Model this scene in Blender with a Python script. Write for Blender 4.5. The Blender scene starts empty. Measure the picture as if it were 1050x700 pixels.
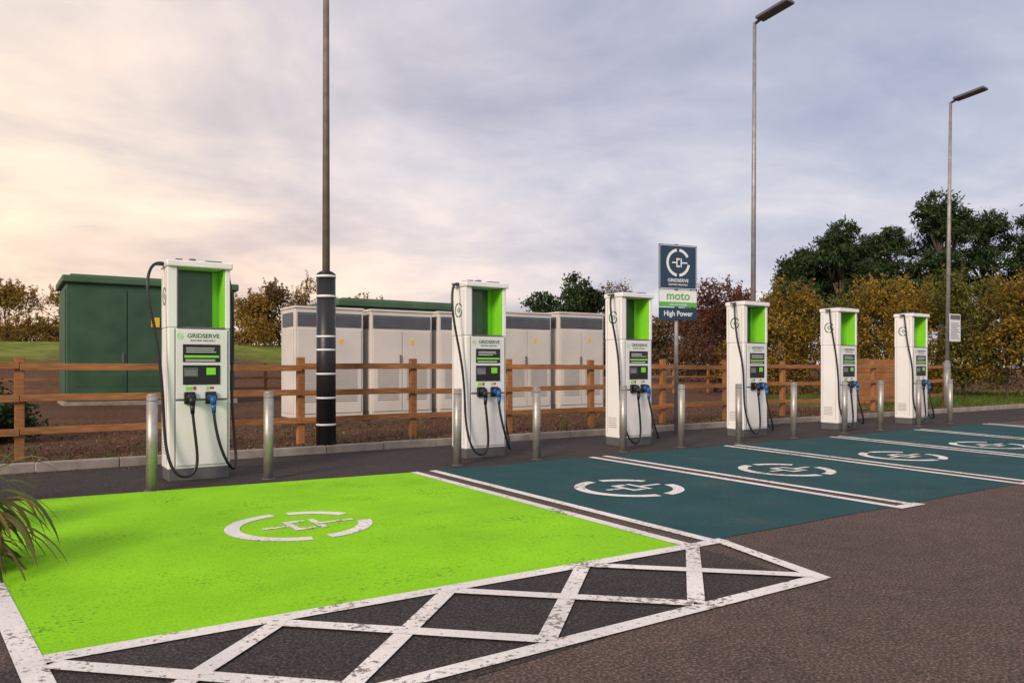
import bpy, bmesh, math, random
import numpy as np
from mathutils import Vector, Matrix
random.seed(7); rng=np.random.default_rng(11)
S=bpy.context.scene
S.view_settings.view_transform='Standard'
try: S.view_settings.look='None'
except Exception: pass
S.view_settings.exposure=0
# World axes: +x runs along the charger row, +y runs away from the bays (towards the fence)
FX,FY=.5547,.8321
def site(X,Y):   # metres right / ahead of the viewpoint -> world x,y
    return (.8321*X+.5547*Y, -.5547*X+.8321*Y)
def sm(t): t=max(0,min(1,t)); return t*t*(3-2*t)
def terrain(x,y):
    h=.1+2.7*sm((y-33)/22)*(1-sm((x-16)/30))
    return h
# ---------------------------------------------------------------- materials
def newmat(name):
    m=bpy.data.materials.new(name); m.use_nodes=True
    nt=m.node_tree; b=nt.nodes['Principled BSDF']; return m,nt,b
def N(nt,t,**k):
    n=nt.nodes.new(t)
    for a,v in k.items(): setattr(n,a,v)
    return n
def noise(nt,scale,detail=4,vec=None,rough=.5):
    n=N(nt,'ShaderNodeTexNoise'); n.inputs['Scale'].default_value=scale; n.inputs['Detail'].default_value=detail; n.inputs['Roughness'].default_value=rough
    if vec: nt.links.new(vec,n.inputs['Vector'])
    return n
def ramp(nt,fac,stops):
    r=N(nt,'ShaderNodeValToRGB'); e=r.color_ramp.elements
    while len(e)<len(stops): e.new(.5)
    for i,(p,c) in enumerate(stops):
        e[i].position=p; e[i].color=(c[0],c[1],c[2],1) if not isinstance(c,(int,float)) else (c,c,c,1)
    nt.links.new(fac,r.inputs['Fac']); return r
def mix(nt,fac,a,b,mode='MIX'):
    m=N(nt,'ShaderNodeMix',data_type='RGBA',blend_type=mode)
    for s,v in ((0,fac),(6,a),(7,b)):
        if hasattr(v,'links') or hasattr(v,'is_linked'): nt.links.new(v,m.inputs[s])
        elif s==0: m.inputs[s].default_value=v
        else: m.inputs[s].default_value=(v[0],v[1],v[2],1)
    return m.outputs[2]
def bump(nt,b,h,strength,dist=.01):
    n=N(nt,'ShaderNodeBump'); n.inputs['Strength'].default_value=strength; n.inputs['Distance'].default_value=dist
    nt.links.new(h,n.inputs['Height']); nt.links.new(n.outputs[0],b.inputs['Normal'])
def wcoord(nt):
    g=N(nt,'ShaderNodeNewGeometry'); return g.outputs['Position']
def simple(name,col,rough=.5,metal=0,var=.12,scale=4,bumpv=0,bscale=60,coat=0):
    m,nt,b=newmat(name); P=wcoord(nt)
    n=noise(nt,scale,5,P)
    lo=[c*(1-var) for c in col]; hi=[min(1,c*(1+var)) for c in col]
    r=ramp(nt,n.outputs[0],[(.3,lo),(.7,hi)])
    nt.links.new(r.outputs[0],b.inputs['Base Color'])
    b.inputs['Roughness'].default_value=rough; b.inputs['Metallic'].default_value=metal
    rr=ramp(nt,noise(nt,scale*3,4,P).outputs[0],[(.3,max(0,rough-.08)),(.7,min(1,rough+.1))]); nt.links.new(rr.outputs[0],b.inputs['Roughness'])
    if bumpv: bump(nt,b,noise(nt,bscale,4,P).outputs[0],bumpv)
    return m
def asphalt(name,a,bc,speck=.8):
    m,nt,b=newmat(name); P=wcoord(nt)
    big=noise(nt,.45,6,P,.6); mid=noise(nt,6,4,P); fine=noise(nt,62,3,P,.75)
    c=mix(nt,ramp(nt,big.outputs[0],[(.32,0),(.68,1)]).outputs[0],a,bc)
    c=mix(nt,.55,c,ramp(nt,mid.outputs[0],[(.3,(.72,.72,.72)),(.7,(1.2,1.2,1.2))]).outputs[0],'MULTIPLY')
    c=mix(nt,speck,c,ramp(nt,fine.outputs[0],[(.36,(.3,.3,.3)),(.52,(1,1,1)),(.64,(2.8,2.6,2.5))]).outputs[0],'MULTIPLY')
    st=ramp(nt,noise(nt,1.3,8,P,.75).outputs[0],[(.62,0),(.74,1)])
    c=mix(nt,st.outputs[0],c,(a[0]*.55,a[1]*.55,a[2]*.55))
    pale=ramp(nt,noise(nt,.9,7,P,.7).outputs[0],[(.58,0),(.8,.6)])
    c=mix(nt,pale.outputs[0],c,(a[0]*1.6,a[1]*1.6,a[2]*1.6))
    vo=N(nt,'ShaderNodeTexVoronoi',feature='DISTANCE_TO_EDGE'); vo.inputs['Scale'].default_value=.23
    wv=N(nt,'ShaderNodeVectorMath',operation='ADD'); nt.links.new(P,wv.inputs[0])
    ns=noise(nt,1.4,6,P,.65); sc=N(nt,'ShaderNodeVectorMath',operation='SCALE'); sc.inputs[3].default_value=1.6
    nt.links.new(ns.outputs['Color'],sc.inputs[0]); nt.links.new(sc.outputs[0],wv.inputs[1]); nt.links.new(wv.outputs[0],vo.inputs['Vector'])
    ck=ramp(nt,vo.outputs['Distance'],[(.0,.55),(.0022,0)])
    c=mix(nt,ck.outputs[0],c,(.025,.02,.02))
    nt.links.new(c,b.inputs['Base Color']); b.inputs['Roughness'].default_value=.88
    b.inputs['Specular IOR Level'].default_value=.2
    bump(nt,b,fine.outputs[0],.9,.012)
    return m
def paint(name,col,wear=.1,under=(.06,.052,.05),grain=.62):
    m,nt,b=newmat(name); P=wcoord(nt)
    big=noise(nt,1.1,6,P,.6)
    c=mix(nt,.9,col,ramp(nt,big.outputs[0],[(.3,(.80,.82,.84)),(.7,(1.1,1.1,1.1))]).outputs[0],'MULTIPLY')
    fine=noise(nt,62,4,P,.75)
    c=mix(nt,.8,c,ramp(nt,fine.outputs[0],[(.32,(grain,grain,grain)),(.48,(1,1,1)),(.7,(1.12,1.12,1.12))]).outputs[0],'MULTIPLY')
    w=noise(nt,30,7,P,.7); w2=noise(nt,1.8,4,P)
    ad=N(nt,'ShaderNodeMath',operation='ADD'); nt.links.new(w.outputs[0],ad.inputs[0])
    mu=N(nt,'ShaderNodeMath',operation='MULTIPLY'); nt.links.new(w2.outputs[0],mu.inputs[0]); mu.inputs[1].default_value=.5
    nt.links.new(mu.outputs[0],ad.inputs[1])
    th=.97-wear
    k=ramp(nt,ad.outputs[0],[(th,0),(min(.999,th+.05),1)])
    c=mix(nt,k.outputs[0],c,under)
    nt.links.new(c,b.inputs['Base Color']); b.inputs['Roughness'].default_value=.85
    b.inputs['Specular IOR Level'].default_value=.15
    bump(nt,b,fine.outputs[0],.6,.008)
    return m
def leafmat(name,cols,trans=.25):
    m,nt,b=newmat(name)
    g=N(nt,'ShaderNodeNewGeometry')
    r=ramp(nt,g.outputs['Random Per Island'],[(i/(len(cols)-1),c) for i,c in enumerate(cols)])
    n=noise(nt,.8,3,g.outputs['Position'])
    c=mix(nt,.8,r.outputs[0],ramp(nt,n.outputs[0],[(.3,(.55,.6,.6)),(.7,(1.4,1.3,1.2))]).outputs[0],'MULTIPLY')
    nt.links.new(c,b.inputs['Base Color']); b.inputs['Roughness'].default_value=.65
    b.inputs['Specular IOR Level'].default_value=.25
    t=N(nt,'ShaderNodeBsdfTranslucent'); nt.links.new(c,t.inputs[0])
    ms=N(nt,'ShaderNodeMixShader'); ms.inputs[0].default_value=trans
    nt.links.new(b.outputs[0],ms.inputs[1]); nt.links.new(t.outputs[0],ms.inputs[2])
    nt.links.new(ms.outputs[0],nt.nodes['Material Output'].inputs[0])
    return m
def wood(name,a,bc):
    m,nt,b=newmat(name); tc=N(nt,'ShaderNodeTexCoord')
    mp=N(nt,'ShaderNodeMapping'); mp.inputs['Scale'].default_value=(1.2,14,14); nt.links.new(tc.outputs['Object'],mp.inputs[0])
    n=noise(nt,3,6,mp.outputs[0],.6); P=wcoord(nt); n2=noise(nt,1.3,3,P)
    r=ramp(nt,n.outputs[0],[(.3,a),(.7,bc)])
    c=mix(nt,.8,r.outputs[0],ramp(nt,n2.outputs[0],[(.3,(.55,.55,.57)),(.7,(1.25,1.2,1.15))]).outputs[0],'MULTIPLY')
    nt.links.new(c,b.inputs['Base Color']); b.inputs['Roughness'].default_value=.8; bump(nt,b,n.outputs[0],.4)
    return m
M={}
M['asph']=asphalt('asphalt',(.120,.082,.068),(.092,.066,.057))
M['asph_d']=asphalt('asphalt_dark',(.044,.037,.037),(.060,.049,.046))
M['lime']=paint('lime_paint',(.27,.62,.012),.11,(.12,.30,.015),.62)
M['teal']=paint('teal_paint',(.022,.076,.083),.15,(.06,.085,.082))
M['white']=paint('white_road_paint',(.80,.74,.70),.15,(.25,.21,.19),.78)
M['kerb']=simple('kerb_concrete',(.27,.235,.21),.9,0,.25,5,.5)
M['shell']=simple('charger_white',(.82,.81,.80),.35,0,.04,2)
M['shell2']=simple('charger_panel_white',(.74,.74,.74),.4,0,.05,2)
M['grey']=simple('grey_plastic',(.12,.12,.13),.5,0,.1)
M['dgrey']=simple('plinth_grey',(.10,.10,.105),.6,0,.15)
M['black']=simple('black_plastic',(.012,.012,.014),.4,0,.1)
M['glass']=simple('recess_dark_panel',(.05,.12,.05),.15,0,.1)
M['screen']=simple('screen',(.01,.014,.013),.12,0,.1)
M['green']=simple('charger_green',(.22,.70,.03),.4,0,.05)
M['dkgreen']=simple('logo_dark_green',(.03,.14,.06),.4,0,.05)
M['blue']=simple('blue_connector',(.01,.10,.32),.4,0,.1)
M['red']=simple('red_label',(.5,.03,.02),.4,0,.1)
M['steel']=simple('brushed_steel',(.40,.375,.34),.45,.65,.18,9)
M['galv']=simple('galvanised_steel',(.30,.29,.285),.5,.4,.25,6)
M['pole']=simple('lamp_pole_brown_grey',(.16,.125,.10),.6,.1,.3,5)
M['navy']=simple('sign_navy',(.012,.045,.085),.35,0,.08)
M['signw']=simple('sign_white',(.75,.76,.78),.4,0,.04)
M['signg']=simple('sign_green',(.10,.42,.06),.4,0,.05)
M['kiosk']=simple('green_grp',(.03,.082,.042),.6,0,.25,1.5)
M['kroof']=simple('green_roof',(.05,.115,.055),.6,0,.2,1.5)
M['cab']=simple('cabinet_white',(.62,.58,.54),.5,0,.08,1.5)
M['cabg']=simple('cabinet_louvre',(.10,.11,.13),.5,0,.2)
M['louv']=simple('cabinet_vent_grey',(.40,.385,.37),.5,0,.1)
M['yellow']=simple('warning_yellow',(.8,.5,.02),.5,0,.05)
M['wood']=wood('fence_timber',(.20,.08,.026),(.44,.20,.07))
M['bark']=simple('bark',(.07,.05,.038),.9,0,.4,6,.8,20)
M['pine']=leafmat('pine_foliage',[(.012,.030,.010),(.024,.052,.014),(.055,.085,.022)],.12)
M['dark']=leafmat('dark_foliage',[(.015,.038,.012),(.035,.06,.02),(.06,.085,.03)],.2)
M['hedge']=leafmat('hedge_foliage',[(.06,.06,.012),(.22,.15,.022),(.46,.27,.03),(.13,.12,.02),(.34,.20,.03)],.35)
M['hedge2']=leafmat('hedge_foliage_green',[(.04,.06,.012),(.11,.12,.022),(.20,.17,.03)],.3)
M['ybush']=leafmat('yellow_bush',[(.16,.10,.02),(.36,.21,.035),(.15,.13,.03)],.3)
M['rbush']=leafmat('reddish_bush',[(.07,.022,.018),(.14,.045,.03),(.10,.06,.03)],.2)
M['brown']=leafmat('bare_scrub',[(.09,.06,.035),(.19,.115,.055),(.12,.10,.04)],.25)
M['grassb']=leafmat('grass_blades',[(.04,.09,.012),(.09,.16,.02),(.16,.17,.04)],.3)
M['strap']=leafmat('strap_leaf',[(.06,.10,.03),(.14,.17,.05),(.32,.21,.08),(.10,.14,.04)],.35)
M['chip']=leafmat('bark_chips',[(.05,.025,.015),(.13,.06,.035),(.23,.13,.08)],.0)
# ground
m,nt,b=newmat('ground_soil_and_grass'); P=wcoord(nt)
sx=N(nt,'ShaderNodeSeparateXYZ'); nt.links.new(P,sx.inputs[0])
nn=noise(nt,.35,5,P)
def math_(op,a,bv,clamp=False):
    q=N(nt,'ShaderNodeMath',operation=op); q.use_clamp=clamp
    for i,v in enumerate((a,bv)):
        if hasattr(v,'is_linked'): nt.links.new(v,q.inputs[i])
        else: q.inputs[i].default_value=v
    return q.outputs[0]
yy=math_('ADD',sx.outputs[1],math_('MULTIPLY',nn.outputs[0],9.0))
gy=math_('MULTIPLY',math_('SUBTRACT',yy,48.0),.3,True)
gy=math_('MULTIPLY',gy,math_('MULTIPLY',math_('SUBTRACT',34.0,sx.outputs[0]),.1,True))
xx=math_('ADD',sx.outputs[0],math_('MULTIPLY',nn.outputs[0],4.0))
gx=math_('MULTIPLY',math_('SUBTRACT',xx,21.5),.8,True)
gx=math_('MULTIPLY',gx,math_('MULTIPLY',math_('SUBTRACT',19.0,sx.outputs[1]),.5,True))
gm=math_('MAXIMUM',gy,gx)
soil=ramp(nt,noise(nt,9,8,P,.75).outputs[0],[(.3,(.04,.02,.014)),(.52,(.12,.058,.034)),(.72,(.25,.145,.095))])
soil2=mix(nt,ramp(nt,noise(nt,.6,4,P).outputs[0],[(.4,0),(.7,1)]).outputs[0],soil.outputs[0],(.15,.10,.07))
soil2=mix(nt,.6,soil2,soil.outputs[0])
gr=ramp(nt,noise(nt,.5,8,P,.75).outputs[0],[(.32,(.08,.11,.02)),(.5,(.16,.20,.035)),(.7,(.30,.27,.08))])
c=mix(nt,gm,soil2,gr.outputs[0]); nt.links.new(c,b.inputs['Base Color']); b.inputs['Roughness'].default_value=.95
b.inputs['Specular IOR Level'].default_value=.1
bump(nt,b,noise(nt,25,6,P,.7).outputs[0],1,.05); M['ground']=m
# ---------------------------------------------------------------- mesh helpers
def link(o,parent=None):
    S.collection.objects.link(o)
    if parent: o.parent=parent
    return o
def empty(name,loc=(0,0,0),rot=0):
    e=bpy.data.objects.new(name,None); e.location=loc; e.rotation_euler=(0,0,rot); e.empty_display_size=.2
    return link(e)
def mesh(name,verts,faces,mat,parent=None,smooth=False):
    me=bpy.data.meshes.new(name); me.from_pydata(verts,[],faces); me.update()
    if smooth:
        for p in me.polygons: p.use_smooth=True
    o=bpy.data.objects.new(name,me); me.materials.append(mat); return link(o,parent)
def boxes(name,bl,mat,parent=None,bev=0,seg=2):
    V=[];F=[]
    for (x0,x1,y0,y1,z0,z1) in bl:
        i=len(V)
        V+=[(x0,y0,z0),(x1,y0,z0),(x1,y1,z0),(x0,y1,z0),(x0,y0,z1),(x1,y0,z1),(x1,y1,z1),(x0,y1,z1)]
        F+=[tuple(i+k for k in f) for f in ((0,3,2,1),(4,5,6,7),(0,1,5,4),(1,2,6,5),(2,3,7,6),(3,0,4,7))]
    o=mesh(name,V,F,mat,parent)
    if bev:
        md=o.modifiers.new('b','BEVEL'); md.width=bev; md.segments=seg; md.limit_method='ANGLE'
    return o
def tube(V,F,p0,p1,r0,r1,n=10,cap=True):
    p0=Vector(p0);p1=Vector(p1); d=(p1-p0).normalized()
    u=d.orthogonal().normalized(); w=d.cross(u); i=len(V)
    for p,r in ((p0,r0),(p1,r1)):
        for k in range(n):
            a=2*math.pi*k/n; V.append(tuple(p+u*r*math.cos(a)+w*r*math.sin(a)))
    for k in range(n):
        k2=(k+1)%n; F.append((i+k,i+k2,i+n+k2,i+n+k))
    if cap: F.append(tuple(i+n+k for k in range(n))); F.append(tuple(i+n-1-k for k in range(n)))
def tubes(name,segs,mat,parent=None,n=16,smooth=True):
    V=[];F=[]
    for s in segs: tube(V,F,*s,n=n)
    o=mesh(name,V,F,mat,parent)
    if smooth:
        for p in o.data.polygons: p.use_smooth=len(p.vertices)==4
    return o
def cable(name,pts,r,mat,parent):
    cu=bpy.data.curves.new(name,'CURVE'); cu.dimensions='3D'; cu.bevel_depth=r; cu.bevel_resolution=3; cu.resolution_u=10
    sp=cu.splines.new('NURBS'); sp.points.add(len(pts)-1)
    for i,p in enumerate(pts): sp.points[i].co=(*p,1)
    sp.use_endpoint_u=True; sp.order_u=4
    cu.materials.append(mat); return link(bpy.data.objects.new(name,cu),parent)
def text(name,body,size,loc,rot,mat,parent,align='CENTER',sx=1):
    cu=bpy.data.curves.new(name,'FONT'); cu.body=body; cu.size=size; cu.align_x=align; cu.align_y='CENTER'
    cu.extrude=.0008; cu.offset=size*.018
    cu.materials.append(mat); o=bpy.data.objects.new(name,cu); o.location=loc; o.rotation_euler=rot; o.scale=(sx,1,1)
    return link(o,parent)
def arc(V,F,cx,cy,r0,r1,a0,a1,n=30,z=0):
    i=len(V)
    for k in range(n+1):
        a=math.radians(a0+(a1-a0)*k/n)
        V.append((cx+r0*math.cos(a),cy+r0*math.sin(a),z)); V.append((cx+r1*math.cos(a),cy+r1*math.sin(a),z))
    for k in range(n): F.append((i+2*k,i+2*k+1,i+2*k+3,i+2*k+2))
def rect(V,F,x0,x1,y0,y1,z=0):
    i=len(V); V+=[(x0,y0,z),(x1,y0,z),(x1,y1,z),(x0,y1,z)]; F.append((i,i+1,i+2,i+3))
def ring_logo(name,R,mat,loc,rot,parent=None):
    V=[];F=[]
    arc(V,F,0,0,R*.80,R,28,84); arc(V,F,0,0,R*.80,R,98,262); arc(V,F,0,0,R*.80,R,276,352)
    rect(V,F,-R*.52,-R*.16,-R*.05,R*.05)            # lead
    rect(V,F,-R*.16,-R*.06,-R*.32,R*.32)            # plug face
    rect(V,F,-R*.06,R*.14,R*.20,R*.32); rect(V,F,-R*.06,R*.14,-R*.32,-R*.20)
    rect(V,F,R*.20,R*.30,-R*.32,R*.32); rect(V,F,R*.30,R*.78,-R*.05,R*.05)
    o=mesh(name,V,F,mat,parent); o.location=loc; o.rotation_euler=rot; return o
# ---------------------------------------------------------------- ground & lot
def grid(name,xs,ys,fz,mat):
    V=[(x,y,fz(x,y)) for y in ys for x in xs]; nx=len(xs)
    F=[(j*nx+i,j*nx+i+1,(j+1)*nx+i+1,(j+1)*nx+i) for j in range(len(ys)-1) for i in range(nx-1)]
    return mesh(name,V,F,mat,smooth=True)
xs=[-600,-300,-150]+list(np.linspace(-80,100,91))+[150,300,600,900]
ys=[11.03]+list(np.linspace(12,80,69))+[100,150,300,700]
random.seed(3)
def gz(x,y):
    t=terrain(x,y)
    if y>14 and abs(x)<120: t+=random.uniform(-.04,.04)
    return t
grid('ground',xs,ys,gz,M['ground'])
mesh('parking_lot',[(-600,-400,0),(900,-400,0),(900,11.03,0),(-600,11.03,0)],[(0,1,2,3)],M['asph'])
mesh('tarmac_apron',[(-.6,8.35,.002),(60,8.3,.002),(60,10.9,.002),(-.6,10.9,.002)],[(0,1,2,3)],M['asph_d'])
mesh('tarmac_hatch_area',[(-1.2,2.5,.002),(4.0,2.86,.002),(4.1,3.85,.002),(-1.2,3.85,.002)],[(0,1,2,3)],M['asph_d'])
# kerb blocks
bl=[];x=-.6
while x<60: bl.append((x,x+.907,10.90,11.03,-.05,.115+random.uniform(-.003,.003))); x+=.915
boxes('kerb',bl,M['kerb'],None,.012)
boxes('planting_bed_kerb',[(-.83,-.71,5.9+.915*i,5.9+.915*i+.907,-.05,.11) for i in range(6)],M['kerb'],None,.012)
mesh('planting_bed',[(-30,5.9,.08),(-.83,5.9,.08),(-.83,11.03,.08),(-30,11.03,.08)],[(0,1,2,3)],M['ground'])
# ---------------------------------------------------------------- bays
back=[4.08,6.85,9.66,12.5,15.35,18.2]; front=[4.02,6.72,9.2,11.78,14.4,17.0]
YB,YF=8.34,3.86; LW=.10; GAP=.15
def bx(i,y,off=0): t=(y-YF)/(YB-YF); return front[i]+(back[i]-front[i])*t+off
mesh('green_parking_bay',[(.14,3.93,.004),(4.03,3.86,.004),(4.1,8.34,.004),(-.33,8.68,.004)],[(0,1,2,3)],M['lime'])
PW=2*LW+GAP
for i in range(5):
    mesh('teal_parking_bay',[(bx(i,YF,PW+.0),YF,.004),(bx(i+1,YF,0),YF,.004),(bx(i+1,YB,0),YB,.004),(bx(i,YB,PW),YB,.004)],[(0,1,2,3)],M['teal'])
V=[];F=[]
def q(pts,z=.007): i=len(V); V.extend([(p[0],p[1],z) for p in pts]); F.append((i,i+1,i+2,i+3))
def line(p,r,w,z=.007):
    p=Vector(p);r=Vector(r);d=(r-p).normalized(); n=Vector((-d.y,d.x))*w/2
    q([p-n,r-n,r+n,p+n],z)
for i in range(6):
    q([(bx(i,YF),YF),(bx(i,YF,LW),YF),(bx(i,YB,LW),YB),(bx(i,YB),YB)])
    q([(bx(i,YF,LW+GAP),YF),(bx(i,YF,PW),YF),(bx(i,YB,PW),YB),(bx(i,YB,LW+GAP),YB)])
    q([(bx(i,YF)-.0,YF-.11),(bx(i,YF,PW+.05),YF-.11),(bx(i,YF,PW+.05),YF-.002),(bx(i,YF),YF-.002)])
q([(.15,2.7),(.26,2.7),(-.32,8.6),(-.43,8.6)])
mesh('bay_lines',V,F,M['white'])
V=[];F=[]
line((.14,3.89),(4.02,3.80),.11,.009)
line((.22,2.80),(4.12,2.80),.10,.009)
line((4.10,2.76),(4.34,3.74),.10,.0115)
for k in (.16,1.12,2.10,3.10):
    line((k,2.86),(k+.98,3.80),.095,.0115); line((k,3.80),(k+.98,2.86),.095,.0135)
mesh('hatched_marking',V,F,M['white'])
for i,(x,y) in enumerate([(1.98,6.05),(5.48,6.0),(8.07,5.97),(10.7,5.97),(13.35,6.0),(16.1,6.0)]):
    ring_logo('painted_bay_symbol',.575,M['white'],(x,y,.008),(0,0,0))
# ---------------------------------------------------------------- chargers
R90=math.radians(90)
def charger(x,y,seed):
    random.seed(seed)
    E=empty('ev_charger',(x,y,0)); W=.335; D=.40
    boxes('plinth',[(-W+.01,W-.01,.01,D-.01,0,.13)],M['dgrey'],E,.008)
    boxes('cabinet',[(-W,W,0,D,.13,1.72)],M['shell'],E,.02,3)
    boxes('upper_frame',[(-W,-W+.10,.0,D,1.722,2.40),(W-.055,W,.0,D,1.722,2.40),(-W+.102,W-.057,D-.10,D,1.722,2.40)],M['shell'],E,.008)
    boxes('canopy',[(-W-.012,W+.025,-.035,D+.02,2.402,2.475)],M['shell'],E,.015,3)
    boxes('canopy_brackets',[(-W+.10,-W+.17,.08,.3,2.477,2.505),(.08,.26,.06,.34,2.477,2.50),(-.08,-.02,.1,.2,2.477,2.515)],M['grey'],E,.004)
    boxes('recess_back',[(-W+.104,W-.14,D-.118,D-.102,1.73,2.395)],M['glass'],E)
    boxes('recess_green_side',[(W-.072,W-.058,.012,D-.12,1.735,2.392)],M['green'],E)
    boxes('recess_green_back',[(W-.138,W-.074,D-.122,D-.104,1.735,2.392)],M['green'],E)
    boxes('recess_shelf',[(-W+.104,W-.075,.03,D-.12,1.7225,1.734)],M['grey'],E)
    boxes('recess_edge_trim',[(-W+.098,-W+.106,-.006,.02,1.72,2.398),(-W+.098,W-.05,-.006,.01,1.712,1.722)],M['grey'],E)
    f=-.012
    boxes('front_panel',[(-W+.085,W-.035,f,-.001,.92,1.70)],M['shell2'],E,.004)
    boxes('lower_door',[(-W+.085,W-.035,f,-.001,.17,.895)],M['shell'],E,.006)
    boxes('door_seams',[(-W+.07,-W+.078,-.004,0.001,.15,1.71),(W-.028,W-.022,-.004,.001,.15,1.71),(-W+.085,W-.035,-.006,-.001,.899,.916)],M['grey'],E)
    boxes('side_seams',[(-W-.003,-W+.001,.05,.056,.2,2.35),(-W-.003,-W+.001,D-.06,D-.054,.2,2.35)],M['louv'],E)
    boxes('side_vents',[(-W-.003,-W+.001,.12,.32,.30+.03*i,.312+.03*i) for i in range(6)],M['louv'],E)
    boxes('charge_screen_frame',[(-W+.155,W-.115,-.020,-.013,1.335,1.535)],M['black'],E,.004)
    boxes('charge_screen',[(-W+.17,W-.13,-.023,-.0205,1.43,1.52)],M['screen'],E)
    boxes('screen_text_bars',[(-W+.19,-W+.19+random.uniform(.22,.33),-.0245,-.0232,1.445+.022*i,1.452+.022*i) for i in range(3)],M['signw'],E)
    boxes('green_strip',[(-W+.17,W-.13,-.0235,-.0205,1.385,1.41)],M['green'],E)
    boxes('instruction_bars',[(-W+.18,W-.17,-.0235,-.0205,1.345+.014*i,1.351+.014*i) for i in range(2)],M['signw'],E)
    boxes('terminal_panel',[(-W+.155,W-.115,-.020,-.013,1.08,1.30)],M['black'],E,.004)
    boxes('terminal_bits',[(-.17,-.02,-.024,-.0205,1.17,1.27)],M['grey'],E,.003)
    boxes('terminal_green',[(.07,.17,-.024,-.0205,1.19,1.27)],M['green'],E,.002)
    boxes('terminal_lines',[(-.16,-.04,-.0262,-.0245,1.19+.02*i,1.196+.02*i) for i in range(3)],M['louv'],E)
    boxes('status_labels',[(-.15,-.08,-.016,-.013,1.02,1.06),(.07,.10,-.016,-.013,1.02,1.06)],M['green'],E)
    boxes('warning_labels',[(-.07,-.04,-.016,-.013,1.02,1.06),(.11,.15,-.016,-.013,1.03,1.055)],M['red'],E)
    text('brand_text','GRIDSERVE',.066,(.04,-.0135,1.63),(R90,0,0),M['dkgreen'],E,sx=1.05)
    text('sub_text','ELECTRIC HIGHWAY',.026,(.035,-.0135,1.578),(R90,0,0),M['grey'],E,sx=1.1)
    ring_logo('front_logo',.034,M['green'],(-.205,-.0145,1.625),(R90,0,0),E)
    ring_logo('side_logo',.105,M['dkgreen'],(-W-.004,.20,2.08),(R90,0,-R90),E)
    for cx,mt,nm in ((-.11,M['black'],'left'),(.115,M['blue'],'right')):
        boxes('holster_'+nm,[(cx-.06,cx+.06,-.05,-.013,.86,1.0)],M['black'],E,.014,3)
        tubes('connector_'+nm,[((cx,-.05,.93),(cx,-.13,.945),.045,.05),((cx,-.125,.945),(cx+.005,-.15,.86),.038,.03),((cx+.005,-.15,.86),(cx+.01,-.135,.76),.028,.022)],mt,E,14)
        tubes('connector_collar_'+nm,[((cx,-.131,.945),(cx,-.14,.947),.05,.03)],M['black'],E,14)
    j=lambda s=.03: random.uniform(-s,s)
    cable('cable_left',[(-W+.03,.2,2.44),(-W-.08,.14,2.47),(-W-.19,.06,2.38),(-W-.21,.02,2.1),(-W-.16+j(),.0,1.75),(-W-.07+j(),-.04,1.35),(-W-.06+j(),-.05,.9),(-W-.07+j(),-.07,.5),(-W+.0,-.14,.16),(-W+.14,-.17,.03),(-.04+j(),-.16,.13),(-.07,-.15,.45),(-.10,-.135,.77)],.0165,M['black'],E)
    cable('cable_right',[(.125,-.135,.77),(.13+j(),-.16,.6),(.21+j(),-.19,.33),(.31+j(),-.16,.12),(W+.06,-.05,.09),(W+.09,.12,.35),(W+.05,.18,.9),(W+.08,.2,1.6),(W+.08,.2,2.2),(W+.0,.2,2.44)],.0165,M['black'],E)
    boxes('cable_arms',[(-W-.10,-W+.02,.17,.23,2.425,2.455),(W-.0,W+.03,.17,.23,2.36,2.40)],M['grey'],E,.004)
    return E
for i,x in enumerate((1.84,5.67,8.55,11.50,14.38,17.15)): charger(x,9.16,20+i)
# bollards
for x,y in ((1.26,8.60),(2.50,8.76),(4.89,8.62),(6.13,8.58),(7.74,8.60),(8.94,8.56),(10.24,8.50),(11.8,8.57),(13.47,8.65),(14.70,8.65),(16.33,8.75),(17.75,8.80)):
    E=empty('bollard',(x,y,0)); E.rotation_euler=(random.uniform(-.01,.01),random.uniform(-.012,.012),random.random()*3)
    tubes('post',[((0,0,0),(0,0,.985),.054,.054)],M['steel'],E,28)
    tubes('cap',[((0,0,.985),(0,0,1.0),.054,.046)],M['steel'],E,28)
    tubes('cap_groove',[((0,0,.93),(0,0,.936),.0555,.0555)],M['grey'],E,28)
    tubes('base_ring',[((0,0,.002),(0,0,.012),.075,.07)],M['dgrey'],E,28)
# ---------------------------------------------------------------- fences
def rail_fence(name,xs,y,z0,H,rails,x_end=None):
    E=empty(name,(0,y,z0))
    for i,x in enumerate(xs):
        h=H+random.uniform(-.02,.02)
        o=boxes('post_%d'%i,[(-.055,.055,-.05,.05,-.15,h)],M['wood'],E,.008); o.location=(x,0,0); o.rotation_euler=(0,random.uniform(-.012,.012),0)
    for i in range(len(xs)-1):
        for k,z in enumerate(rails):
            L=xs[i+1]-xs[i]
            o=boxes('rail_%d_%d'%(i,k),[(0,L-.006,-.09,-.052,-.045,.045)],M['wood'],E,.004)
            zz=z+random.uniform(-.012,.012); o.location=(xs[i]+.003,0,zz); o.rotation_euler=(0,random.uniform(-.008,.008),0)
rail_fence('timber_fence',[-1.7,.155,1.95,3.77,5.67,7.6,9.52,11.45,13.4,15.4,17.3,19.2,21.1,22.9],11.5,.1,1.33,(.36,.78,1.18))
rail_fence('timber_fence',[-9+2.2*i for i in range(16)],30.5,.1,1.3,(.35,.75,1.15))
rail_fence('timber_fence',[18+2.2*i for i in range(8)],24.0,.1,1.3,(.35,.75,1.15))
E=empty('picket_gate',(21.0,13.6,.1))
for i in range(22):
    o=boxes('board_%d'%i,[(0,.125,-.012,.012,.03,1.42+random.uniform(-.03,.03))],M['wood'],E,.003); o.location=(i*.142,0,0)
boxes('gate_rails',[(0,3.1,.014,.06,.25,.35),(0,3.1,.014,.06,1.1,1.2)],M['wood'],E,.004)
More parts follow.
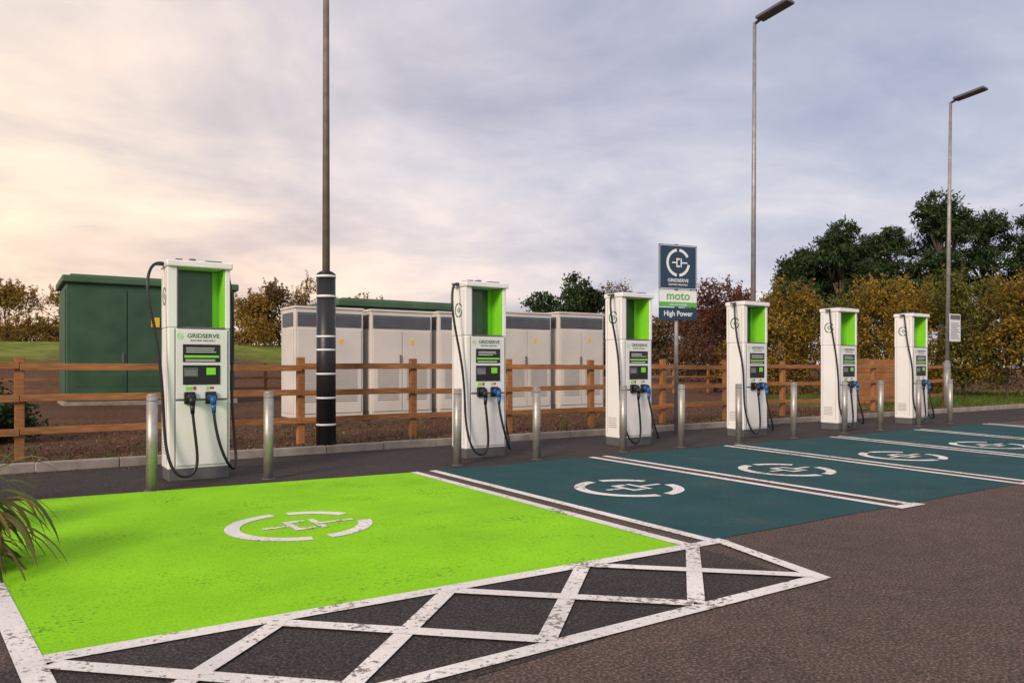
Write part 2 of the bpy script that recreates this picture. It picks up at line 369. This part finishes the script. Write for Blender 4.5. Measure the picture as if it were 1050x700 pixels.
# ---------------------------------------------------------------- kiosks
def kiosk(x,y,w,d,h,doors):
    E=empty('substation_kiosk',(x,y,.1))
    boxes('plinth',[(-.08,w+.08,-.08,d+.08,-.1,.14)],M['kerb'],E,.01)
    boxes('walls',[(0,w,0,d,.14,h-.22)],M['kiosk'],E,.02)
    boxes('roof',[(-.12,w+.12,-.12,d+.12,h-.222,h)],M['kroof'],E,.05,3)
    boxes('roof_cap',[(.1,w-.1,.1,d-.1,h+.001,h+.06)],M['kroof'],E,.03)
    dl=[]
    n=doors; 
    for i in range(n):
        x0=.12+i*(w-.24)/n; x1=x0+(w-.24)/n-.04
        dl.append((x0,x1,-.03,-.001,.25,h-.4))
    boxes('doors',dl,M['kiosk'],E,.008)
    boxes('door_ribs',[(a[0]+.1,a[1]-.1,-.045,-.0305,.6+.06*k,.63+.06*k) for a in dl for k in range(6)],M['kroof'],E)
    boxes('handles',[(a[1]-.12,a[1]-.08,-.06,-.031,1.3,1.6) for a in dl],M['grey'],E)
    boxes('side_panels',[(-.03,-.001,.2+i*(d-.4)/3,.2+(i+1)*(d-.4)/3-.05,.3,h-.4) for i in range(3)],M['kiosk'],E,.006)
    boxes('warning_sign',[(w*.5-.12,w*.5+.12,-.064,-.046,h*.62,h*.62+.3)],M['yellow'],E)
    return E
kiosk(1.51,26.0,4.8,3.2,3.9,3)
kiosk(8.5,22.2,5.0,2.6,3.25,3)
# cabinets
def cabinet(x,y,w,d,h):
    E=empty('electrical_cabinet',(x,y,.1))
    boxes('base',[(.03,w-.03,.03,d-.03,-.08,.1)],M['cabg'],E)
    boxes('body',[(0,w,0,d,.1,h)],M['cab'],E,.015,3)
    boxes('top_lid',[(-.02,w+.02,-.02,d+.02,h+.001,h+.05)],M['cab'],E,.01)
    boxes('vent_band',[(.05,w-.05,-.012,-.001,h-.37,h-.08)],M['cabg'],E)
    boxes('vent_slats',[(.06,w-.06,-.022,-.013,h-.35+.04*k,h-.335+.04*k) for k in range(6)],M['grey'],E)
    boxes('side_vent',[(-.012,-.001,.12,d-.12,h-.37,h-.08)],M['cabg'],E)
    boxes('doors',[(.05,w/2-.012,-.018,-.001,.2,h-.42),(w/2+.012,w-.05,-.018,-.001,.2,h-.42)],M['cab'],E,.006)
    boxes('side_panel',[(-.014,-.001,.08,d-.08,.2,h-.42)],M['cab'],E,.006)
    boxes('door_louvres',[(x0+.1,x1-.1,-.028,-.019,.45+.045*k,.47+.045*k) for (x0,x1) in ((.05,w/2),(w/2,w-.05)) for k in range(18)],M['louv'],E)
    boxes('handle',[(w/2-.07,w/2-.04,-.05,-.019,1.2,1.45)],M['grey'],E,.004)
    boxes('label',[(w/2+.2,w/2+.28,-.022,-.019,h-.72,h-.62)],M['yellow'],E)
for i,(x,h) in enumerate(((5.0,2.40),(6.68,2.40),(8.36,2.42),(10.1,2.5),(11.85,2.55))): cabinet(x,15.6,1.5,.95,h)
for x in (12.4,14.0): cabinet(x,18.6,1.4,.95,2.5)
# ---------------------------------------------------------------- lamps
def lamp(x,y,H,sleeve,lean=0,mat='galv'):
    E=empty('street_lamp',(x,y,.1)); E.rotation_euler=(0,lean,0)
    if sleeve:
        tubes('sleeve',[((0,0,-.05),(0,0,2.58),.145,.14)],M['black'],E,28)
        tubes('sleeve_bands',[((0,0,z),(0,0,z+w),.1475,.1475) for z,w in ((2.52,.035),(2.22,.035),(1.62,.03),(1.42,.03),(1.06,.03),(.7,.03),(.3,.03))],M['signw'],E,28)
        tubes('sleeve_cap',[((0,0,2.58),(0,0,2.62),.14,.08)],M['black'],E,28)
    tubes('pole',[((0,0,0),(0,0,1.3),.085,.085),((0,0,1.3),(0,0,1.36),.085,.06),((0,0,1.36),(0,0,H),.06,.04)],M[mat],E,20)
    boxes('service_door',[(-.035,.035,-.09,-.078,.5,1.0)],M[mat],E,.004)
    tubes('arm',[((0,0,H-.02),(0,-.18,H+.03),.035,.035)],M['grey'],E,12)
    o=boxes('lamp_head',[(-.15,.15,-.95,-.12,-.03,.05)],M['grey'],E,.03,3); o.location=(0,0,H+.02); o.rotation_euler=(math.radians(-6),0,0)
    o=boxes('lamp_lens',[(-.11,.11,-.88,-.3,-.04,-.031)],M['grey'],E,.002); o.location=(0,0,H+.02); o.rotation_euler=(math.radians(-6),0,0)
    return E
lamp(4.03,11.1,8.9,True,0,'pole')
lamp(13.95,11.2,8.9,False,.008,'galv')
L=lamp(22.3,11.15,8.75,False,.025,'galv')
E=empty('notice_sign',(22.45,11.0,0))
boxes('plate',[(-.3,.3,-.012,0,2.0,2.78)],M['signw'],E,.004)
boxes('clips',[(-.08,.08,0,.08,2.15,2.18),(-.08,.08,0,.08,2.6,2.63)],M['galv'],E)
boxes('header',[(-.27,.27,-.0145,-.0125,2.62,2.75)],M['grey'],E)
boxes('text_lines',[(-.24,.24-.06*(k%3),-.0145,-.0125,2.08+.06*k,2.10+.06*k) for k in range(8)],M['grey'],E)
# charging sign
E=empty('charging_sign',(10.66,10.3,0),-.2)
tubes('pole',[((0,.05,0),(0,.05,3.62),.038,.038)],M['galv'],E,20)
boxes('top_panel',[(-.43,.43,-.012,0,2.75,3.60)],M['navy'],E,.03,3)
boxes('top_border',[(-.415,.415,-.0135,-.0125,3.575,3.585),(-.415,.415,-.0135,-.0125,2.765,2.775),(-.415,-.405,-.0135,-.0125,2.78,3.57),(.405,.415,-.0135,-.0125,2.78,3.57)],M['signw'],E)
boxes('middle_panel',[(-.43,.43,-.012,0,2.42,2.735)],M['signg'],E,.01)
boxes('middle_white',[(-.42,.42,-.0145,-.0125,2.51,2.725)],M['signw'],E)
boxes('lower_panel',[(-.43,.43,-.012,0,2.17,2.405)],M['navy'],E,.01)
ring_logo('sign_logo',.265,M['signw'],(0,-.015,3.26),(R90,0,0),E)
text('sign_text_a','GRIDSERVE',.085,(0,-.015,2.92),(R90,0,0),M['signw'],E,sx=1.1)
text('sign_text_b','ELECTRIC HIGHWAY',.046,(0,-.015,2.84),(R90,0,0),M['signw'],E)
text('sign_text_c','moto',.22,(0,-.017,2.625),(R90,0,0),M['signg'],E,sx=1.1)
text('sign_text_d','rest and recharge',.055,(0,-.015,2.465),(R90,0,0),M['signw'],E)
text('sign_text_e','High Power',.135,(0,-.015,2.29),(R90,0,0),M['signw'],E)
boxes('brackets',[(-.2,.2,.001,.03,z,z+.03) for z in (2.27,2.57,2.91,3.41)],M['galv'],E)
# ---------------------------------------------------------------- vegetation
def quads(name,P,s,mat,parent,asp=.45,up=0):
    n=len(P); u=rng.normal(size=(n,3))
    u/=np.linalg.norm(u,axis=1)[:,None]
    w=np.cross(u,rng.normal(size=(n,3))); w/=np.linalg.norm(w,axis=1)[:,None]
    sz=(s*rng.uniform(.6,1.35,n))[:,None]; u=u*sz; w=w*sz*asp
    V=np.stack([P+u,P+w,P-u,P-w],1).reshape(-1,3).astype(np.float32)
    me=bpy.data.meshes.new(name); me.vertices.add(4*n); me.vertices.foreach_set('co',V.ravel())
    me.loops.add(4*n); me.loops.foreach_set('vertex_index',np.arange(4*n,dtype=np.int32))
    me.polygons.add(n); me.polygons.foreach_set('loop_start',np.arange(0,4*n,4,dtype=np.int32)); 
    try: me.polygons.foreach_set('loop_total',np.full(n,4,dtype=np.int32))
    except Exception: pass
    me.update(calc_edges=True); me.validate(); me.materials.append(mat)
    return link(bpy.data.objects.new(name,me),parent)
def crown_points(lobes,nsub,per,spread):
    out=[]
    for (c,r) in lobes:
        d=rng.normal(size=(nsub,3)); d/=np.linalg.norm(d,axis=1)[:,None]
        rad=rng.uniform(.35,1.0,nsub)**.6
        sub=np.array(c)+d*rad[:,None]*np.array(r)
        k=rng.integers(int(per*.5),int(per*1.5),nsub)
        pts=np.repeat(sub,k,0); sp=spread*rng.uniform(.5,1.3,nsub)
        pts=pts+rng.normal(size=pts.shape)*np.repeat(sp,k)[:,None]*np.array([1,1,.7])
        out.append(pts)
    return np.concatenate(out)
def tree(name,x,y,trunk_r,lobes,nsub,per,spread,s,mat,asp=.45,sprays=0):
    z0=terrain(x,y)-.1
    E=empty(name,(x,y,z0)); V=[];F=[]
    top=max(c[2] for c,r in lobes); p=Vector((0,0,-.3)); segs=6; path=[p]
    for i in range(1,segs+1):
        path.append(Vector((random.uniform(-.15,.15)*i*trunk_r*3,random.uniform(-.1,.1)*i*trunk_r*3,top*i/segs)))
    for i in range(segs): tube(V,F,path[i],path[i+1],trunk_r*(1-i/segs*.8),trunk_r*(1-(i+1)/segs*.8),8)
    for c,r in lobes:
        c=Vector(c); st=min(path,key=lambda q_:abs(q_.z-c.z*.65)); mid=st.lerp(c,.5)+Vector((0,0,.15*r[2]))
        tube(V,F,st,mid,trunk_r*.4,trunk_r*.25,6); tube(V,F,mid,c,trunk_r*.25,trunk_r*.1,6)
        for _ in range(5):
            e=c+Vector([random.uniform(-.8,.8)*k for k in r]); tube(V,F,mid,e,trunk_r*.13,trunk_r*.03,5)
    pts=crown_points(lobes,nsub,per,spread)
    # upright shoots with sparse leaves breaking the outline
    sp=[]
    for _ in range(sprays):
        c,r=random.choice(lobes); b0=Vector(c)+Vector([random.uniform(-.8,.8)*r[0],random.uniform(-.8,.8)*r[1],r[2]*.3])
        L_=random.uniform(.5,1.15); e=b0+Vector((random.uniform(-.3,.3),random.uniform(-.3,.3),1)).normalized()*L_
        tube(V,F,b0,e,.014,.004,4)
        for k in range(26):
            t=random.random()**.8; pp=b0.lerp(e,t); sp.append([pp[i]+random.gauss(0,.06) for i in range(3)])
    if sp: pts=np.concatenate([pts,np.array(sp)])
    mesh('trunk_and_limbs',V,F,M['bark'],E,True)
    quads('foliage',pts,s,mat,E,asp)
    return E
random.seed(5)
for (X,Y,H,w) in ((20.4,56,9.3,2.2),(22.2,58,10.2,2.4),(24.0,55,11.7,2.5),(26.2,60,11.2,2.6),(28.2,57,11.6,2.7),(31.0,55,13.7,2.7),(33.2,59,12.6,2.7),(35.6,57,12.8,2.7),(38.6,54,13.4,2.8),(42,56,12.5,2.6)):
    lobes=[]
    for k in range(12):
        t=random.random(); a=random.uniform(0,6.28); rr=w*(.95-.45*t)*random.uniform(.3,1)
        z=H*(.38+.54*t); lobes.append(((rr*math.cos(a),rr*math.sin(a),z),(w*random.uniform(.38,.6),w*random.uniform(.38,.6),w*random.uniform(.22,.38))))
    lobes.append(((random.uniform(-.5,.5),0,H-.7),(w*.45,w*.45,.75)))
    x,y=site(X,Y); tree('pine_tree',x,y,.28,lobes,46,24,.24,.17,M['pine'],.3)
x,y=site(4.7,62)
lobes=[((random.uniform(-2,2),random.uniform(-1.7,1.7),random.uniform(3,7.4)),(1.2,1.2,.95)) for _ in range(16)]
tree('evergreen_tree',x,y,.22,lobes,50,24,.22,.15,M['dark'])
x,y=site(8.6,62)
lobes=[((random.uniform(-1.5,1.5),random.uniform(-1,1),random.uniform(2,7.4)),(1.2,1.2,1)) for _ in range(9)]
tree('bare_tree',x,y,.16,lobes,34,14,.25,.10,M['brown'])
def shrub(name,X,Y,w,d,H,mat,n,s,per=16,spread=.22,nl=8,sprays=0):
    x,y=site(X,Y)
    lobes=[((random.uniform(-w,w),random.uniform(-d,d),random.uniform(.12,.78)*H),(w*.42+.25,d*.5+.25,H*.22)) for _ in range(nl)]
    lobes+= [((random.uniform(-w,w)*.8,random.uniform(-d,d)*.5,H*random.uniform(.76,.9)),(w*.3+.2,d*.4+.2,H*.14)) for _ in range(4)]
    return tree(name,x,y,.07,lobes,n,per,spread,s,mat,.45,sprays)
for i,(X,Y,H) in enumerate(((10.9,34,3.7),(12.6,33.5,4.7),(14.2,33,4.1),(15.4,32,4.8),(16.6,31,4.4),(17.8,30,4.9),(18.9,29,4.6),(19.9,28,5.2),(20.6,27,5.0),(21.5,29,5.5),(23,30,5.4))):
    shrub('hedgerow_bush',X,Y,1.25,1.1,H,M['hedge2' if i in (2,5,8) else 'hedge'],32,.07,20,.24,11,60)
shrub('red_leaf_shrub',9.6,36,1.2,1.0,5.3,M['rbush'],34,.08,14,.24,8,30)
shrub('red_leaf_shrub',11.2,37,1.1,1.0,4.9,M['rbush'],34,.08,14,.24,8,30)
for X,Y,H,w in ((12.6,60,5.6,2.2),(15.6,62,6.3,2.2),(18.5,66,6.8,2.4),(9.5,70,6,2.2)):
    shrub('scrub_thicket',X,Y,w,1.5,H,M['brown'],50,.12,16,.3,9)
for X,Y,H,w in ((4,85,4.5,3.5),(-2,85,3.5,3.5),(-8,88,3.2,3.5),(11,88,5.4,3.5),(17,92,6,3.5),(24,90,6,3.5)):
    shrub('distant_thicket',X,Y,w,1.5,H,M['brown'],45,.16,14,.35,9)
for X in (-62,-56,-50,-44,-38,-32,-26,-20,-14):
    shrub('distant_hedge',X,80,3.6,1.2,random.uniform(1.8,3.2),M['ybush'],30,.16,12,.3,8)
for X,Y,H,w,mt in ((-34.6,52,4.3,2.6,'ybush'),(-31.5,53,4.0,2.1,'ybush'),(-37.5,50,4.9,2,'ybush'),(-17.5,52,3.4,1.1,'ybush'),(-16.2,53,4.1,.9,'brown'),(-12.4,55,3.3,1.4,'brown'),(-9.8,55,3.6,1.4,'ybush')):
    shrub('field_bush',X,Y,w,1.2,H,M[mt],34,.10,14,.28,8,40)
x,y=site(-14.6,54)
tree('birch_sapling',x,y,.07,[((random.uniform(-.5,.5),random.uniform(-.5,.5),random.uniform(1.8,4.8)),(.5,.5,.5)) for _ in range(7)],24,12,.15,.07,M['ybush'],.45,20)
x,y=site(-8.15,11.5)
tree('laurel_shrub',x,y,.04,[((random.uniform(-.7,.5),random.uniform(-.4,.4),random.uniform(.2,1.45)),(.38,.38,.3)) for _ in range(13)],26,22,.1,.05,M['dark'])
def strap_plant(x,y,z,n,L,W):
    V=[];F=[]
    for k in range(n):
        a=random.uniform(0,2*math.pi); el=random.uniform(.4,1.45); l=L*random.uniform(.5,1.1); w=W*random.uniform(.6,1.2)
        p=Vector((random.uniform(-.12,.12),random.uniform(-.12,.12),random.uniform(0,.45))); d=Vector((math.cos(a)*math.cos(el),math.sin(a)*math.cos(el),math.sin(el)))
        side=Vector((-math.sin(a),math.cos(a),random.uniform(-.4,.4))).normalized(); i0=len(V); ns=9
        for s_ in range(ns+1):
            t=s_/ns; ww=w*(math.sin(math.pi*min(1,t*.92+.08))**.7)*.5+.0006
            V.append(tuple(p-side*ww)); V.append(tuple(p+side*ww))
            p=p+d*(l/ns); d=(d+Vector((0,0,-.34*random.uniform(.7,1.2)))).normalized()
        for s_ in range(ns): F.append((i0+2*s_,i0+2*s_+1,i0+2*s_+3,i0+2*s_+2))
    o=mesh('strap_leaf_plant',V,F,M['strap']); o.location=(x,y,z); return o
x,y=site(-3.46,4.75); strap_plant(x,y,.0,200,.74,.036)
x,y=site(-4.38,5.75); strap_plant(x,y,.08,150,.72,.034)
x,y=site(-5.05,6.6); strap_plant(x,y,.08,120,.7,.034)
# bark chips & tufts
n=17000; P=np.stack([rng.uniform(-3,26,n),11.05+rng.random(n)**1.5*7,np.full(n,.112)],1); P[:,2]+=rng.uniform(0,.015,n)
quads('bark_chips',P,.022,M['chip'],None,.5)
n=1100; P=np.stack([rng.uniform(-.5,24,n),10.88-np.abs(rng.normal(size=n))*.22,np.full(n,.008)],1)
quads('leaf_litter',P,.012,M['chip'],None,.5)
def tufts(name,pts,h):
    V=[];F=[]
    for (x,y,z) in pts:
        for _ in range(9):
            a=random.uniform(0,6.28); l=h*random.uniform(.5,1.2); bx_=x+random.uniform(-.06,.06); by=y+random.uniform(-.06,.06)
            dx=math.cos(a)*l*.5; dy=math.sin(a)*l*.5; w=.006; i=len(V)
            V+= [(bx_-w*math.sin(a),by+w*math.cos(a),z),(bx_+w*math.sin(a),by-w*math.cos(a),z),(bx_+dx,by+dy,z+l)]; F.append((i,i+1,i+2))
    return mesh(name,V,F,M['grassb'])
tufts('grass_tufts',[(random.uniform(-3,24),11.1+random.random()**2*5,.1) for _ in range(260)],.10)
tufts('grass_verge',[(random.uniform(22,36),random.uniform(11.1,19),.1) for _ in range(2600)],.16)
# ---------------------------------------------------------------- sky & light
w=bpy.data.worlds.new('World'); S.world=w; w.use_nodes=True; nt=w.node_tree; nt.nodes.clear()
out=N(nt,'ShaderNodeOutputWorld')
sunv=Vector((-.78,-.42)); el=math.radians(27); az=math.atan2(sunv.x,sunv.y)
sky=N(nt,'ShaderNodeTexSky',sky_type='NISHITA'); sky.sun_disc=False; sky.sun_elevation=el; sky.sun_rotation=az
b1=N(nt,'ShaderNodeBackground'); b1.inputs[1].default_value=.12; nt.links.new(sky.outputs[0],b1.inputs[0])
tc=N(nt,'ShaderNodeTexCoord'); D=tc.outputs['Generated']
sp=N(nt,'ShaderNodeSeparateXYZ'); nt.links.new(D,sp.inputs[0])
zc=math_('MAXIMUM',sp.outputs[2],0.0)
den=math_('ADD',zc,.20)
cb=N(nt,'ShaderNodeCombineXYZ')
nt.links.new(math_('DIVIDE',sp.outputs[0],den),cb.inputs[0]); nt.links.new(math_('DIVIDE',sp.outputs[1],den),cb.inputs[1])
n1=noise(nt,1.1,7,cb.outputs[0],.55); n1.inputs['Distortion'].default_value=.5
n2=noise(nt,3.4,6,cb.outputs[0],.55); n2.inputs['Distortion'].default_value=.3
dp=N(nt,'ShaderNodeVectorMath',operation='DOT_PRODUCT'); nt.links.new(D,dp.inputs[0]); dp.inputs[1].default_value=Vector((-.12,1,.14)).normalized()
g=ramp(nt,dp.outputs['Value'],[(.0,(.66,.67,.73)),(.40,(.49,.525,.63)),(.72,(.60,.60,.67)),(.86,(.74,.69,.70)),(.94,(.90,.78,.69)),(1.0,(1.0,.84,.66))])
hz=ramp(nt,zc,[(.0,1),(.24,0)])
g2=mix(nt,math_('MULTIPLY',hz.outputs[0],.8),g.outputs[0],mix(nt,ramp(nt,dp.outputs['Value'],[(.6,0),(.93,1)]).outputs[0],(.72,.69,.73),(.98,.68,.47)))
cl=ramp(nt,n1.outputs[0],[(.32,(.66,.68,.77)),(.46,(.88,.87,.92)),(.55,(1.04,1.01,1.0)),(.66,(1.24,1.16,1.08))])
c=mix(nt,.95,g2,cl.outputs[0],'MULTIPLY')
c=mix(nt,.7,c,ramp(nt,n2.outputs[0],[(.35,(.86,.88,.92)),(.65,(1.10,1.07,1.03))]).outputs[0],'MULTIPLY')
b2=N(nt,'ShaderNodeBackground'); b2.inputs[1].default_value=1.15; nt.links.new(c,b2.inputs[0])
ms=N(nt,'ShaderNodeMixShader'); ms.inputs[0].default_value=.93
nt.links.new(b1.outputs[0],ms.inputs[1]); nt.links.new(b2.outputs[0],ms.inputs[2]); nt.links.new(ms.outputs[0],out.inputs[0])
ld=bpy.data.lights.new('sun','SUN'); ld.energy=3.0; ld.angle=math.radians(16); ld.color=(1,.82,.62)
lo=bpy.data.objects.new('sun',ld); link(lo)
dv=Vector((sunv.normalized().x*math.cos(el),sunv.normalized().y*math.cos(el),math.sin(el)))
lo.rotation_euler=dv.to_track_quat('Z','Y').to_euler(); lo.location=(0,0,30)
# ---------------------------------------------------------------- camera
cd=bpy.data.cameras.new('camera'); cd.sensor_width=36; cd.lens=26.74; cd.shift_y=.0248; cd.clip_end=3000
co=bpy.data.objects.new('camera',cd); co.location=(0,0,1.28); co.rotation_euler=(R90,0,-math.atan2(FX,FY)); link(co); S.camera=co
